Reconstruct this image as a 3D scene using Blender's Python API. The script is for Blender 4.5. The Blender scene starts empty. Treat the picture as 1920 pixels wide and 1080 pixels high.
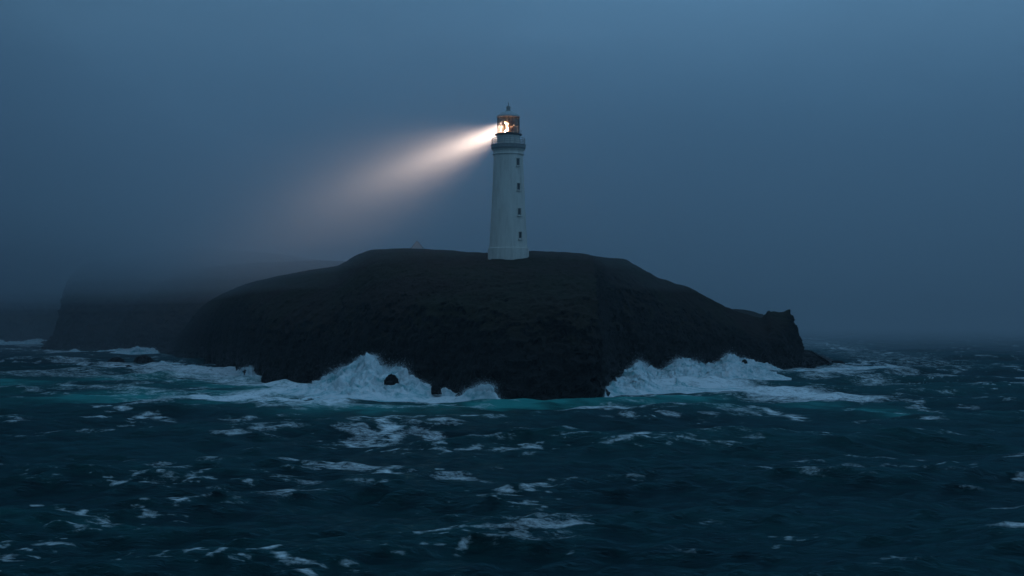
import bpy, bmesh, math, random
import numpy as np
from mathutils import Vector, Matrix

# ------------------------------------------------------------------ camera
scene = bpy.context.scene
CAM_H = 10.8
FPX = 2637.0                       # focal length in pixels of a 1920 px wide frame
PITCH = math.atan(64.0 / FPX)
cam = bpy.data.cameras.new("camera")
cam.sensor_width = 36.0
cam.lens = 36.0 * FPX / 1920.0
cam.clip_start = 0.5
cam.clip_end = 60000.0
cam_ob = bpy.data.objects.new("camera", cam)
scene.collection.objects.link(cam_ob)
cam_ob.location = (0, 0, CAM_H)
cam_ob.rotation_euler = (math.pi / 2 + PITCH, 0, 0)
scene.camera = cam_ob

# ------------------------------------------------------------------ sky (dusk, heavy overcast)
world = bpy.data.worlds.new("World")
scene.world = world
world.use_nodes = True
wn, wl = world.node_tree.nodes, world.node_tree.links
wn.clear()
w_out = wn.new("ShaderNodeOutputWorld")
w_bg = wn.new("ShaderNodeBackground")
w_bg.inputs["Strength"].default_value = 1.0
w_sky = wn.new("ShaderNodeTexSky")
w_sky.sky_type = 'NISHITA'
w_sky.sun_disc = False
w_sky.sun_elevation = math.radians(4.0)
w_sky.sun_rotation = math.radians(150.0)
w_sky.ozone_density = 4.0
w_tc = wn.new("ShaderNodeTexCoord")
w_sep = wn.new("ShaderNodeSeparateXYZ")
wl.new(w_tc.outputs["Generated"], w_sep.inputs[0])
w_ramp = wn.new("ShaderNodeValToRGB")          # cloud deck: dim at the horizon, brighter overhead
cr = w_ramp.color_ramp
cr.elements[0].position = 0.0
cr.elements[0].color = (0.013, 0.050, 0.096, 1)
cr.elements[1].position = 1.0
cr.elements[1].color = (0.135, 0.300, 0.490, 1)
for pos, col in ((0.05, (0.019, 0.070, 0.135, 1)), (0.12, (0.040, 0.122, 0.226, 1)), (0.20, (0.080, 0.190, 0.322, 1)), (0.34, (0.094, 0.222, 0.375, 1)), (0.6, (0.122, 0.276, 0.455, 1))):
    e = cr.elements.new(pos)
    e.color = col
wl.new(w_sep.outputs["Z"], w_ramp.inputs[0])
w_map = wn.new("ShaderNodeMapping")
w_map.inputs["Scale"].default_value = (2.4, 2.4, 5.0)
w_map.inputs["Location"].default_value = (0.3, 1.7, 0.2)
wl.new(w_tc.outputs["Generated"], w_map.inputs[0])
w_noise = wn.new("ShaderNodeTexNoise")
w_noise.inputs["Scale"].default_value = 1.6
w_noise.inputs["Detail"].default_value = 4.0
w_noise.inputs["Roughness"].default_value = 0.5
wl.new(w_map.outputs[0], w_noise.inputs["Vector"])
w_mr = wn.new("ShaderNodeMapRange")
w_mr.inputs[1].default_value = 0.25
w_mr.inputs[2].default_value = 0.75
w_mr.inputs[3].default_value = 0.82
w_mr.inputs[4].default_value = 1.16
wl.new(w_noise.outputs["Fac"], w_mr.inputs[0])
w_mul = wn.new("ShaderNodeMix")
w_mul.data_type = 'RGBA'
w_mul.blend_type = 'MULTIPLY'
w_mul.inputs[0].default_value = 1.0
wl.new(w_ramp.outputs[0], w_mul.inputs[6])
wl.new(w_mr.outputs[0], w_mul.inputs[7])
w_sc = wn.new("ShaderNodeVectorMath")
w_sc.operation = 'SCALE'
w_sc.inputs["Scale"].default_value = 0.0012
wl.new(w_sky.outputs[0], w_sc.inputs[0])
w_add = wn.new("ShaderNodeVectorMath")
w_add.operation = 'ADD'
w_az = wn.new("ShaderNodeMapRange")
w_az.interpolation_type = 'SMOOTHSTEP'
w_az.inputs[1].default_value = -0.45
w_az.inputs[2].default_value = 0.05
w_az.inputs[3].default_value = 0.62
w_az.inputs[4].default_value = 1.12
wl.new(w_sep.outputs["X"], w_az.inputs[0])
w_scl = wn.new("ShaderNodeVectorMath")
w_scl.operation = 'SCALE'
wl.new(w_mul.outputs[2], w_scl.inputs[0])
wl.new(w_az.outputs[0], w_scl.inputs["Scale"])
wl.new(w_scl.outputs[0], w_add.inputs[0])
wl.new(w_sc.outputs[0], w_add.inputs[1])
wl.new(w_add.outputs[0], w_bg.inputs["Color"])
wl.new(w_bg.outputs[0], w_out.inputs["Surface"])

# the last trace of the day behind thick cloud
sun = bpy.data.lights.new("sun", 'SUN')
sun.energy = 0.02
sun.angle = math.radians(60)
sun.color = (0.75, 0.88, 1.0)
sun_ob = bpy.data.objects.new("sun", sun)
scene.collection.objects.link(sun_ob)
sun_ob.rotation_euler = (math.radians(40), 0, math.radians(-30))

scene.view_settings.view_transform = 'Standard'
scene.view_settings.look = 'None'
scene.view_settings.exposure = 0.0
scene.view_settings.gamma = 1.0
scene.view_settings.use_curve_mapping = False
scene.render.engine = 'CYCLES'
scene.cycles.use_denoising = True
scene.cycles.volume_bounces = 1
scene.cycles.max_bounces = 6
scene.cycles.transparent_max_bounces = 24
scene.cycles.sample_clamp_indirect = 3.0

HAZE_DENSITY = 0.00018
rng = np.random.default_rng(7)
random.seed(7)


# ------------------------------------------------------------------ helpers
def ray(px, py):
    """direction (unit y) of a pixel of the 1920x1080 photograph"""
    dx, dz = (px - 960.0) / FPX, (540.0 - py) / FPX
    c, s = math.cos(PITCH), math.sin(PITCH)
    y, z = c - dz * s, s + dz * c
    return dx / y, z / y


def at(px, py, depth):
    a, b = ray(px, py)
    return Vector((a * depth, depth, CAM_H + b * depth))


def sea_at(px, py, z=0.0):
    a, b = ray(px, py)
    d = (z - CAM_H) / b
    return Vector((a * d, d, z))


_perm = np.random.default_rng(3).permutation(256)
_perm = np.concatenate([_perm, _perm, _perm])
_grad = np.random.default_rng(4).normal(size=(256, 3))
_grad /= np.linalg.norm(_grad, axis=1)[:, None]


def perlin(p):
    p = np.asarray(p, float)
    i = np.floor(p).astype(int)
    f = p - i
    u = f * f * f * (f * (f * 6 - 15) + 10)
    i &= 255
    out = np.zeros(len(p))
    for cx in (0, 1):
        wx = u[:, 0] if cx else 1 - u[:, 0]
        for cy in (0, 1):
            wy = u[:, 1] if cy else 1 - u[:, 1]
            for cz in (0, 1):
                wz = u[:, 2] if cz else 1 - u[:, 2]
                h = _perm[_perm[_perm[i[:, 0] + cx] + i[:, 1] + cy] + i[:, 2] + cz]
                g = _grad[h]
                out += wx * wy * wz * (g[:, 0] * (f[:, 0] - cx) + g[:, 1] * (f[:, 1] - cy) + g[:, 2] * (f[:, 2] - cz))
    return out * 1.5


def fbm(p, octaves=4, gain=0.5, ridged=False):
    p = np.asarray(p, float)
    a, s, out = 1.0, 1.0, np.zeros(len(p))
    for k in range(octaves):
        n = perlin(p * s + 17.3 * k)
        if ridged:
            n = 1 - 2 * np.abs(n)
        out += a * n
        a *= gain
        s *= 2.03
    return out


def pchip(x, y, xi):
    x = np.asarray(x, float)
    y = np.asarray(y, float)
    xi = np.clip(xi, x[0], x[-1])
    h = np.diff(x)
    if y.ndim == 1:
        y = y[:, None]
    d = np.diff(y, axis=0) / h[:, None]
    m = np.zeros_like(y)
    m[0], m[-1] = d[0], d[-1]
    for k in range(1, len(x) - 1):
        same = d[k - 1] * d[k] > 0
        w1, w2 = 2 * h[k] + h[k - 1], h[k] + 2 * h[k - 1]
        with np.errstate(divide='ignore', invalid='ignore'):
            v = (w1 + w2) / (w1 / d[k - 1] + w2 / d[k])
        m[k] = np.where(same, v, 0)
    j = np.clip(np.searchsorted(x, xi, side='right') - 1, 0, len(x) - 2)
    t = ((xi - x[j]) / h[j])[:, None]
    H = h[j][:, None]
    return ((1 + 2 * t) * (1 - t) ** 2 * y[j] + t * (1 - t) ** 2 * H * m[j]
            + t * t * (3 - 2 * t) * y[j + 1] + t * t * (t - 1) * H * m[j + 1])


def mesh_np(name, verts, faces, attrs=None, smooth=True):
    me = bpy.data.meshes.new(name)
    verts = np.asarray(verts, np.float32)
    faces = np.asarray(faces, np.int32)
    n = faces.shape[1]
    me.vertices.add(len(verts))
    me.vertices.foreach_set("co", verts.ravel())
    me.loops.add(faces.size)
    me.loops.foreach_set("vertex_index", faces.ravel())
    me.polygons.add(len(faces))
    me.polygons.foreach_set("loop_start", np.arange(0, faces.size, n, dtype=np.int32))
    me.update(calc_edges=True)
    me.validate()
    me.polygons.foreach_set("use_smooth", np.full(len(faces), smooth))
    for k, v in (attrs or {}).items():
        at_ = me.attributes.new(k, 'FLOAT', 'POINT')
        at_.data.foreach_set("value", np.asarray(v, np.float32))
    return me


def grid_faces(nr, nc, wrap=False):
    r = np.arange(nr - 1)[:, None]
    c = np.arange(nc if wrap else nc - 1)[None, :]
    c2 = (c + 1) % nc
    a = r * nc + c
    b = r * nc + c2
    return np.stack([a, b, b + nc, a + nc], -1).reshape(-1, 4)


def link(name, me, mat=None, parent=None):
    o = bpy.data.objects.new(name, me)
    scene.collection.objects.link(o)
    if mat:
        me.materials.append(mat)
    if parent:
        o.parent = parent
    return o


def thing(name, label, cat, loc=(0, 0, 0), rz=0.0, group=None):
    o = bpy.data.objects.new(name, None)
    scene.collection.objects.link(o)
    o.location = loc
    o.rotation_euler = (0, 0, rz)
    o["label"], o["category"] = label, cat
    if group:
        o["group"] = group
    return o


def tag(o, label=None, cat=None, group=None, kind=None):
    for k, v in (("label", label), ("category", cat), ("group", group), ("kind", kind)):
        if v:
            o[k] = v
    return o


# ------------------------------------------------------------------ materials
def new_mat(name):
    m = bpy.data.materials.new(name)
    m.use_nodes = True
    nt = m.node_tree
    nt.nodes.clear()
    out = nt.nodes.new("ShaderNodeOutputMaterial")
    return m, nt.nodes, nt.links, out


def noise_node(N, L, scale, detail=5.0, rough=0.55, vec=None, stretch=None):
    t = N.new("ShaderNodeTexNoise")
    t.inputs["Scale"].default_value = scale
    t.inputs["Detail"].default_value = detail
    t.inputs["Roughness"].default_value = rough
    geo = N.new("ShaderNodeNewGeometry") if vec is None else None
    src = geo.outputs["Position"] if geo else vec
    if stretch:
        mp = N.new("ShaderNodeMapping")
        mp.inputs["Scale"].default_value = stretch
        L.new(src, mp.inputs[0])
        src = mp.outputs[0]
    L.new(src, t.inputs["Vector"])
    return t.outputs["Fac"]


def ramp(N, L, src, stops):
    r = N.new("ShaderNodeValToRGB")
    e = r.color_ramp.elements
    e[0].position, e[0].color = stops[0][0], stops[0][1]
    e[1].position, e[1].color = stops[-1][0], stops[-1][1]
    for p, c in stops[1:-1]:
        x = e.new(p)
        x.color = c
    L.new(src, r.inputs[0])
    return r.outputs[0]


def g(v):
    return (v, v, v, 1)


def math_node(N, L, op, a, b=None, clamp=False):
    m = N.new("ShaderNodeMath")
    m.operation = op
    m.use_clamp = clamp
    for k, x in enumerate((a, b)):
        if x is None:
            continue
        if isinstance(x, (int, float)):
            m.inputs[k].default_value = x
        else:
            L.new(x, m.inputs[k])
    return m.outputs[0]


def mix_rgb(N, L, fac, a, b, blend='MIX'):
    m = N.new("ShaderNodeMix")
    m.data_type = 'RGBA'
    m.blend_type = blend
    for k, x in ((0, fac), (6, a), (7, b)):
        if isinstance(x, (int, float, tuple)):
            m.inputs[k].default_value = x
        else:
            L.new(x, m.inputs[k])
    return m.outputs[2]


def bump(N, L, height, strength, dist, prev=None):
    b = N.new("ShaderNodeBump")
    b.inputs["Strength"].default_value = strength
    b.inputs["Distance"].default_value = dist
    L.new(height, b.inputs["Height"])
    if prev:
        L.new(prev, b.inputs["Normal"])
    return b.outputs[0]


def simple_mat(name, col, rough=0.6, var=0.15, scale=3.0, metallic=0.0, bump_s=0.2):
    m, N, L, out = new_mat(name)
    p = N.new("ShaderNodeBsdfPrincipled")
    n = noise_node(N, L, scale, 6)
    a = tuple(c * (1 - var) for c in col) + (1,)
    b = tuple(min(1, c * (1 + var)) for c in col) + (1,)
    L.new(ramp(N, L, n, [(0.3, a), (0.7, b)]), p.inputs["Base Color"])
    p.inputs["Roughness"].default_value = rough
    p.inputs["Metallic"].default_value = metallic
    L.new(bump(N, L, n, bump_s, 0.02), p.inputs["Normal"])
    L.new(p.outputs[0], out.inputs[0])
    return m


# white weathered masonry paint with rain streaks
M_WHITE, N, L, out = new_mat("white_paint")
p = N.new("ShaderNodeBsdfPrincipled")
n1 = noise_node(N, L, 1.6, 6, 0.6, stretch=(1.0, 1.0, 0.10))
n2 = noise_node(N, L, 5.0, 6, 0.6)
c = ramp(N, L, n1, [(0.30, (0.50, 0.44, 0.36, 1)), (0.50, (0.66, 0.59, 0.51, 1)), (0.75, (0.74, 0.68, 0.59, 1))])
c = mix_rgb(N, L, 0.22, c, ramp(N, L, n2, [(0.35, g(0.45)), (0.6, g(0.8))]))
L.new(c, p.inputs["Base Color"])
p.inputs["Roughness"].default_value = 0.65
L.new(bump(N, L, n2, 0.25, 0.02), p.inputs["Normal"])
L.new(p.outputs[0], out.inputs[0])

M_TRIM = simple_mat("grey_stone_trim", (0.25, 0.25, 0.24), 0.7)
M_DARK = simple_mat("dark_painted_metal", (0.055, 0.055, 0.06), 0.5)
M_ROOF = simple_mat("pale_lantern_roof", (0.42, 0.43, 0.43), 0.5)
M_BRONZE = simple_mat("bronze_fitting", (0.12, 0.07, 0.035), 0.4, metallic=0.6)
M_PANE = simple_mat("dark_window_glass", (0.018, 0.02, 0.024), 0.12, bump_s=0.02)
M_SLATE = simple_mat("slate_roof", (0.09, 0.095, 0.105), 0.6)

M_GLASS, N, L, out = new_mat("lantern_glass")
tr = N.new("ShaderNodeBsdfTransparent")
tr.inputs[0].default_value = (0.84, 0.77, 0.71, 1)
gl = N.new("ShaderNodeBsdfGlossy")
gl.inputs["Roughness"].default_value = 0.08
mx = N.new("ShaderNodeMixShader")
mx.inputs[0].default_value = 0.03
L.new(tr.outputs[0], mx.inputs[1])
L.new(gl.outputs[0], mx.inputs[2])
L.new(mx.outputs[0], out.inputs[0])

M_LENS = M_GLASS.copy()
M_LENS.name = "lens_glass"
for n_ in M_LENS.node_tree.nodes:
    if n_.type == 'BSDF_TRANSPARENT':
        n_.inputs[0].default_value = (0.62, 0.50, 0.42, 1)
M_LAMP, N, L, out = new_mat("lit_lens")
em = N.new("ShaderNodeEmission")
em.inputs[0].default_value = (1.0, 0.72, 0.48, 1)
em.inputs[1].default_value = 1.3
L.new(em.outputs[0], out.inputs[0])

# rock and rough grass
M_ROCK, N, L, out = new_mat("rock_and_turf")
p = N.new("ShaderNodeBsdfPrincipled")
geo = N.new("ShaderNodeNewGeometry")
sep = N.new("ShaderNodeSeparateXYZ")
L.new(geo.outputs["Normal"], sep.inputs[0])
pos = N.new("ShaderNodeSeparateXYZ")
L.new(geo.outputs["Position"], pos.inputs[0])
nr = noise_node(N, L, 0.35, 9, 0.65)
nf = noise_node(N, L, 1.7, 8, 0.7)
strata = noise_node(N, L, 0.55, 6, 0.6, stretch=(0.25, 0.25, 2.2))
rock = ramp(N, L, nr, [(0.3, (0.0045, 0.0045, 0.005, 1)), (0.55, (0.0115, 0.0112, 0.0115, 1)), (0.75, (0.027, 0.025, 0.024, 1))])
rock = mix_rgb(N, L, 0.35, rock, ramp(N, L, strata, [(0.35, (0.006, 0.006, 0.0062, 1)), (0.65, (0.026, 0.024, 0.023, 1))]))
turf = ramp(N, L, nf, [(0.28, (0.009, 0.010, 0.005, 1)), (0.5, (0.020, 0.019, 0.010, 1)), (0.72, (0.036, 0.029, 0.017, 1))])
big = noise_node(N, L, 0.07, 4, 0.5)
turf = mix_rgb(N, L, ramp(N, L, big, [(0.42, g(0)), (0.6, g(0.8))]), turf, (0.024, 0.013, 0.010, 1))
slope = math_node(N, L, 'ADD', sep.outputs["Z"], math_node(N, L, 'MULTIPLY', math_node(N, L, 'SUBTRACT', nr, 0.5), 0.9))
hi = math_node(N, L, 'ADD', pos.outputs["Z"], math_node(N, L, 'MULTIPLY', math_node(N, L, 'SUBTRACT', big, 0.5), 10.0))
tf = math_node(N, L, 'MULTIPLY', ramp(N, L, slope, [(0.42, g(0)), (0.62, g(1))]),
               ramp(N, L, math_node(N, L, 'MULTIPLY', hi, 0.05), [(0.3, g(0)), (0.5, g(1))]))
L.new(mix_rgb(N, L, tf, rock, turf), p.inputs["Base Color"])
wet = ramp(N, L, math_node(N, L, 'MULTIPLY', pos.outputs["Z"], 0.1), [(0.15, g(0.42)), (0.6, g(0.85))])
L.new(wet, p.inputs["Roughness"])
p.inputs["Specular IOR Level"].default_value = 0.12
vor = N.new("ShaderNodeTexVoronoi")
vor.feature = 'DISTANCE_TO_EDGE'
vor.inputs["Scale"].default_value = 0.55
vm = N.new("ShaderNodeMapping")
vm.inputs["Scale"].default_value = (1.0, 1.0, 0.55)
vm.inputs["Rotation"].default_value = (0.0, 0.35, 0.0)
dis = N.new("ShaderNodeVectorMath")
dis.operation = 'ADD'
nz = N.new("ShaderNodeTexNoise")
nz.inputs["Scale"].default_value = 0.4
nz.inputs["Detail"].default_value = 4.0
L.new(geo.outputs["Position"], nz.inputs["Vector"])
sc3 = N.new("ShaderNodeVectorMath")
sc3.operation = 'SCALE'
sc3.inputs["Scale"].default_value = 3.5
L.new(nz.outputs["Color"], sc3.inputs[0])
L.new(geo.outputs["Position"], dis.inputs[0])
L.new(sc3.outputs[0], dis.inputs[1])
L.new(dis.outputs[0], vm.inputs[0])
L.new(vm.outputs[0], vor.inputs["Vector"])
crack = ramp(N, L, vor.outputs["Distance"], [(0.0, g(0)), (0.22, g(1))])
crack = math_node(N, L, 'MULTIPLY', crack, math_node(N, L, 'SUBTRACT', 1.0, tf))
L.new(bump(N, L, nf, 0.9, 0.5, bump(N, L, crack, 0.8, 0.7, bump(N, L, strata, 0.7, 0.8))), p.inputs["Normal"])
L.new(p.outputs[0], out.inputs[0])

# sea: dark water, teal where air is beaten into it, foam on top
M_SEA, N, L, out = new_mat("sea_water")
fa = N.new("ShaderNodeAttribute")
fa.attribute_name = "foam"
ta = N.new("ShaderNodeAttribute")
ta.attribute_name = "teal"
nA = noise_node(N, L, 0.9, 8, 0.62, stretch=(0.55, 1.0, 1.0))
nB = noise_node(N, L, 3.2, 7, 0.65, stretch=(0.6, 1.0, 1.0))
nC = noise_node(N, L, 7.5, 5, 0.7, stretch=(0.6, 1.0, 1.0))
brk = math_node(N, L, 'ADD', math_node(N, L, 'MULTIPLY', math_node(N, L, 'SUBTRACT', nA, 0.5), 1.7),
                math_node(N, L, 'ADD', math_node(N, L, 'MULTIPLY', math_node(N, L, 'SUBTRACT', nB, 0.5), 1.5),
                          math_node(N, L, 'MULTIPLY', math_node(N, L, 'SUBTRACT', nC, 0.5), 0.8)))
ff = math_node(N, L, 'ADD', fa.outputs["Fac"], math_node(N, L, 'MULTIPLY', brk, 0.9))
ff = math_node(N, L, 'MULTIPLY', ramp(N, L, ff, [(0.30, g(0)), (0.60, g(0.36)), (1.10, g(0.96))]),
               ramp(N, L, fa.outputs["Fac"], [(0.05, g(0)), (0.3, g(1))]))
tn = math_node(N, L, 'ADD', ta.outputs["Fac"], math_node(N, L, 'MULTIPLY', math_node(N, L, 'SUBTRACT', nA, 0.5), 0.5), clamp=True)
wcol = ramp(N, L, tn, [(0.0, (0.0004, 0.0050, 0.0065, 1)), (0.45, (0.004, 0.066, 0.060, 1)), (1.0, (0.030, 0.25, 0.225, 1))])
w1 = noise_node(N, L, 0.8, 6, 0.6, stretch=(0.7, 1.0, 1.0))
w2 = noise_node(N, L, 3.0, 6, 0.62, stretch=(0.6, 1.0, 1.0))
wb = bump(N, L, w2, 0.9, 0.16, bump(N, L, w1, 0.8, 0.40))
body_ = N.new("ShaderNodeBsdfDiffuse")
L.new(wcol, body_.inputs["Color"])
L.new(wb, body_.inputs["Normal"])
gloss = N.new("ShaderNodeBsdfGlossy")
gloss.inputs["Color"].default_value = (0.36, 0.84, 0.96, 1)
gloss.inputs["Roughness"].default_value = 0.2
L.new(wb, gloss.inputs["Normal"])
fr_ = N.new("ShaderNodeFresnel")
fr_.inputs["IOR"].default_value = 1.333
L.new(wb, fr_.inputs["Normal"])
water = N.new("ShaderNodeMixShader")          # chop too fine to model masks part of the glancing reflection
L.new(math_node(N, L, 'MULTIPLY', fr_.outputs[0], 0.36), water.inputs[0])
L.new(body_.outputs[0], water.inputs[1])
L.new(gloss.outputs[0], water.inputs[2])
foam = N.new("ShaderNodeBsdfPrincipled")
foam.inputs["Base Color"].default_value = (0.76, 0.79, 0.80, 1)
foam.inputs["Roughness"].default_value = 0.9
foam.inputs["Specular IOR Level"].default_value = 0.1
L.new(bump(N, L, nB, 0.6, 0.15), foam.inputs["Normal"])
mx = N.new("ShaderNodeMixShader")
L.new(ff, mx.inputs[0])
L.new(water.outputs[0], mx.inputs[1])
L.new(foam.outputs[0], mx.inputs[2])
L.new(mx.outputs[0], out.inputs[0])

# white water thrown up by breaking waves; dissolves into droplets at its edge
M_SURF, N, L, out = new_mat("white_water")
da = N.new("ShaderNodeAttribute")
da.attribute_name = "body"
nA = noise_node(N, L, 0.55, 8, 0.62, stretch=(0.7, 1.0, 1.0))
nB = noise_node(N, L, 2.4, 7, 0.68)
foam = N.new("ShaderNodeBsdfPrincipled")
tealness = math_node(N, L, 'ADD', math_node(N, L, 'MULTIPLY', nA, 0.8), math_node(N, L, 'MULTIPLY', nB, 0.25))
L.new(ramp(N, L, tealness, [(0.40, (0.20, 0.46, 0.48, 1)), (0.50, (0.58, 0.70, 0.72, 1)), (0.60, (0.80, 0.83, 0.84, 1))]), foam.inputs["Base Color"])
foam.inputs["Roughness"].default_value = 0.9
foam.inputs["Specular IOR Level"].default_value = 0.1
L.new(bump(N, L, nB, 0.8, 0.3, bump(N, L, nA, 0.5, 0.8)), foam.inputs["Normal"])
tr = N.new("ShaderNodeBsdfTransparent")
al = math_node(N, L, 'ADD', da.outputs["Fac"], math_node(N, L, 'ADD', math_node(N, L, 'MULTIPLY', math_node(N, L, 'SUBTRACT', nA, 0.5), 0.7),
                                                        math_node(N, L, 'MULTIPLY', math_node(N, L, 'SUBTRACT', nB, 0.5), 0.9)))
al = ramp(N, L, al, [(0.08, g(0)), (0.42, g(1))])
mx = N.new("ShaderNodeMixShader")
L.new(al, mx.inputs[0])
L.new(tr.outputs[0], mx.inputs[1])
L.new(foam.outputs[0], mx.inputs[2])
L.new(mx.outputs[0], out.inputs[0])

M_SPRAY = simple_mat("spray_droplets", (0.68, 0.72, 0.74), 0.9)


# ------------------------------------------------------------------ land
T_Z = [0.0, 0.46, 0.72, 0.90, 1.0]
T_D = [0.0, 0.09, 0.30, 0.63, 1.0]


def headland(name, sections, amp, back=(45.0, 110.0), n_u=600, res=(6, 46, 34, 30, 30, 14, 14), seed=0.0, tz=T_Z, td=T_D):
    """sections: (px, shore depth, ridge py, ridge depth); cliff, slope, ridge and lee side lofted through them"""
    px = np.array([s[0] for s in sections], float)
    rows = []
    for (x, d0, ry, d1) in sections:
        rp = at(x, ry, d1)
        ax, _ = ray(x, ry)
        zr = rp.z
        prof = [(d0 - 3.0, -5.0)]
        for t, z in zip(td, tz):
            prof.append((d0 + (d1 - d0) * t, zr * z))
        prof.append((d1 + back[0], zr * 0.55))
        prof.append((d1 + back[1], -6.0))
        rows.append([(ax * d, d, z) for d, z in prof])
    rows = np.array(rows)                                   # (sections, profile, 3)
    ui = np.linspace(px[0], px[-1], n_u)
    q = pchip(px, rows.reshape(len(px), -1), ui).reshape(n_u, rows.shape[1], 3)
    vi = np.concatenate([k + np.arange(r) / r for k, r in enumerate(res)] + [[len(res)]])
    grid = pchip(np.arange(rows.shape[1]), q.transpose(1, 0, 2).reshape(rows.shape[1], -1), vi).reshape(len(vi), n_u, 3)
    P = grid.reshape(-1, 3)
    z = P[:, 2]
    # buttresses, ledges and broken rock low down; softer turf higher up
    zr = np.repeat((grid[:, :, 2].max(axis=0))[None, :], len(vi), 0).ravel()
    rel = np.clip(z / np.maximum(zr, 1e-3), 0, 1)
    rocky = np.clip(1.25 - rel * 1.25, 0.12, 1.0)
    s = amp
    n1 = fbm(P * np.array([1, 1, 0.35]) / (11.0 * s) + seed, 3, 0.5, True)
    n2 = fbm(P / (4.2 * s) + 31 + seed, 4, 0.55, True)
    n3 = fbm(P / (1.5 * s) + 57 + seed, 3, 0.6)
    out = (1.5 * n1 * rocky + 0.6 * n2 * rocky + 0.6 * fbm(P / (1.9 * s) + 57 + seed, 3, 0.6, True) * rocky) * s
    ledge = (np.abs(((z + 0.6 * n2 * s + 0.05 * P[:, 0]) / (1.9 * s)) % 1.0 - 0.5) - 0.25) * 0.55 * s * np.clip(rocky - 0.15, 0, 1)
    dirs = np.stack([0.25 * np.ones(len(P)) * np.sign(P[:, 0]), -1.0 * np.ones(len(P)), 0.15 * np.ones(len(P))], 1)
    P = P + dirs * (out + ledge)[:, None]
    P[:, 2] += (0.30 * n3 + 0.35 * fbm(P / 5.0 + seed + 9, 3)) * np.clip(rel * 2.5, 0, 1) * (0.4 + 0.6 * rocky) * s
    P[:, 0] += 0.5 * n2 * rocky * s
    steep = np.clip((np.abs(np.gradient(grid[:, :, 2], axis=1)) / np.maximum(np.abs(np.gradient(grid[:, :, 0], axis=1)), 0.02) - 0.5) / 0.8, 0, 1).ravel()
    P[:, 2] += steep * (0.55 * n3 + 0.5 * n2) * s
    P[:, 0] += steep * (0.7 * fbm(P / 2.2 + seed + 65, 4, 0.6, True) + 0.4 * np.round(2 * perlin(P / 1.7 + seed + 4))) * s
    me = mesh_np(name, P, grid_faces(len(vi), n_u))
    o = link(name, me, M_ROCK)
    o["kind"] = "structure"
    return o


def sd(py):
    return sea_at(960, py).y


MAIN = [
    (302, sd(667), 664, sd(667) + 6), (312, sd(668), 655, sd(667) + 20), (340, sd(672), 622, 440), (383, sd(680), 572, 420), (440, sd(696), 542, 400),
    (476, sd(711), 530, 385), (520, sd(719), 520, 370), (580, sd(724), 509, 350), (632, sd(729), 501, 338), (648, sd(731), 493, 330),
    (672, sd(733), 480, 322), (705, sd(737), 471, 312), (760, sd(741), 469, 304), (830, sd(745), 472, 296), (915, sd(750), 477, 288),
    (960, sd(751), 477, 286), (1000, sd(751), 474, 288), (1080, sd(750), 478, 288), (1108, sd(748), 481, 289), (1120, sd(738), 483, 290),
    (1140, sd(722), 485, 291), (1165, sd(716), 487, 293), (1190, sd(714), 499, 297), (1240, sd(708), 524, 304), (1290, sd(704), 540, 312), (1330, sd(701), 560, 316),
    (1370, sd(699), 580, 321), (1400, sd(698), 590, 324), (1424, sd(697), 597, 326), (1434, sd(696), 589, 327), (1440, sd(696), 585, 327),
    (1466, sd(695), 586, 328), (1473, sd(694), 597, 328), (1484, sd(693), 625, 329), (1494, sd(692), 652, 330), (1502, sd(691), 656, 331),
    (1516, sd(690), 657, 333), (1536, sd(688), 668, 335), (1552, sd(686), 679, 338), (1562, sd(685), 687, 341),
]
headland("headland", MAIN, 1.0, n_u=860)
FAR = [
    (84, sd(657), 652, 545), (98, sd(657), 634, 560), (108, sd(657), 602, 575), (116, sd(657), 560, 590), (128, sd(658), 528, 605), (150, sd(658), 506, 615), (185, sd(658), 492, 625),
    (230, sd(658), 486, 635), (290, sd(658), 475, 642), (380, sd(659), 466, 650), (450, sd(659), 472, 650), (500, sd(660), 476, 650), (620, sd(661), 492, 640), (720, sd(662), 500, 630), (820, sd(664), 540, 620),
]
headland("headland", FAR, 1.7, back=(80, 200), n_u=420, seed=40.0)
MIDDLE = [
    (196, 492, 660, 500), (212, 490, 632, 512), (236, 488, 590, 524), (270, 486, 552, 534), (320, 484, 522, 542), (390, 480, 503, 546), (480, 474, 494, 540),
    (580, 464, 490, 525), (660, 458, 492, 505), (740, 450, 530, 485),
]
headland("headland", MIDDLE, 1.5, back=(60, 130), n_u=320, seed=60.0)
FARTHER = [
    (-420, sd(641), 430, 960), (-250, sd(641), 446, 960), (-60, sd(641), 464, 950), (60, sd(641), 482, 940), (130, sd(641), 505, 930), (220, sd(641), 560, 920), (300, sd(641), 620, 915),
]
headland("headland", FARTHER, 2.4, back=(120, 260), n_u=260, seed=80.0)
HUMP = [(1290, 420, 600, 432), (1340, 415, 584, 430), (1380, 413, 580, 430), (1410, 412, 584, 430), (1432, 411, 594, 430), (1462, 410, 618, 428)]
headland("hill", HUMP, 1.1, back=(30, 60), n_u=160, seed=120.0)


# ------------------------------------------------------------------ sea
def seg_dist(x, y, pts):
    """distance from points to a polyline"""
    best = np.full(x.shape, 1e9)
    for (a, b) in zip(pts[:-1], pts[1:]):
        ax, ay, bx, by = a[0], a[1], b[0], b[1]
        dx, dy = bx - ax, by - ay
        t = np.clip(((x - ax) * dx + (y - ay) * dy) / (dx * dx + dy * dy + 1e-9), 0, 1)
        best = np.minimum(best, np.hypot(x - ax - t * dx, y - ay - t * dy))
    return best


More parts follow.
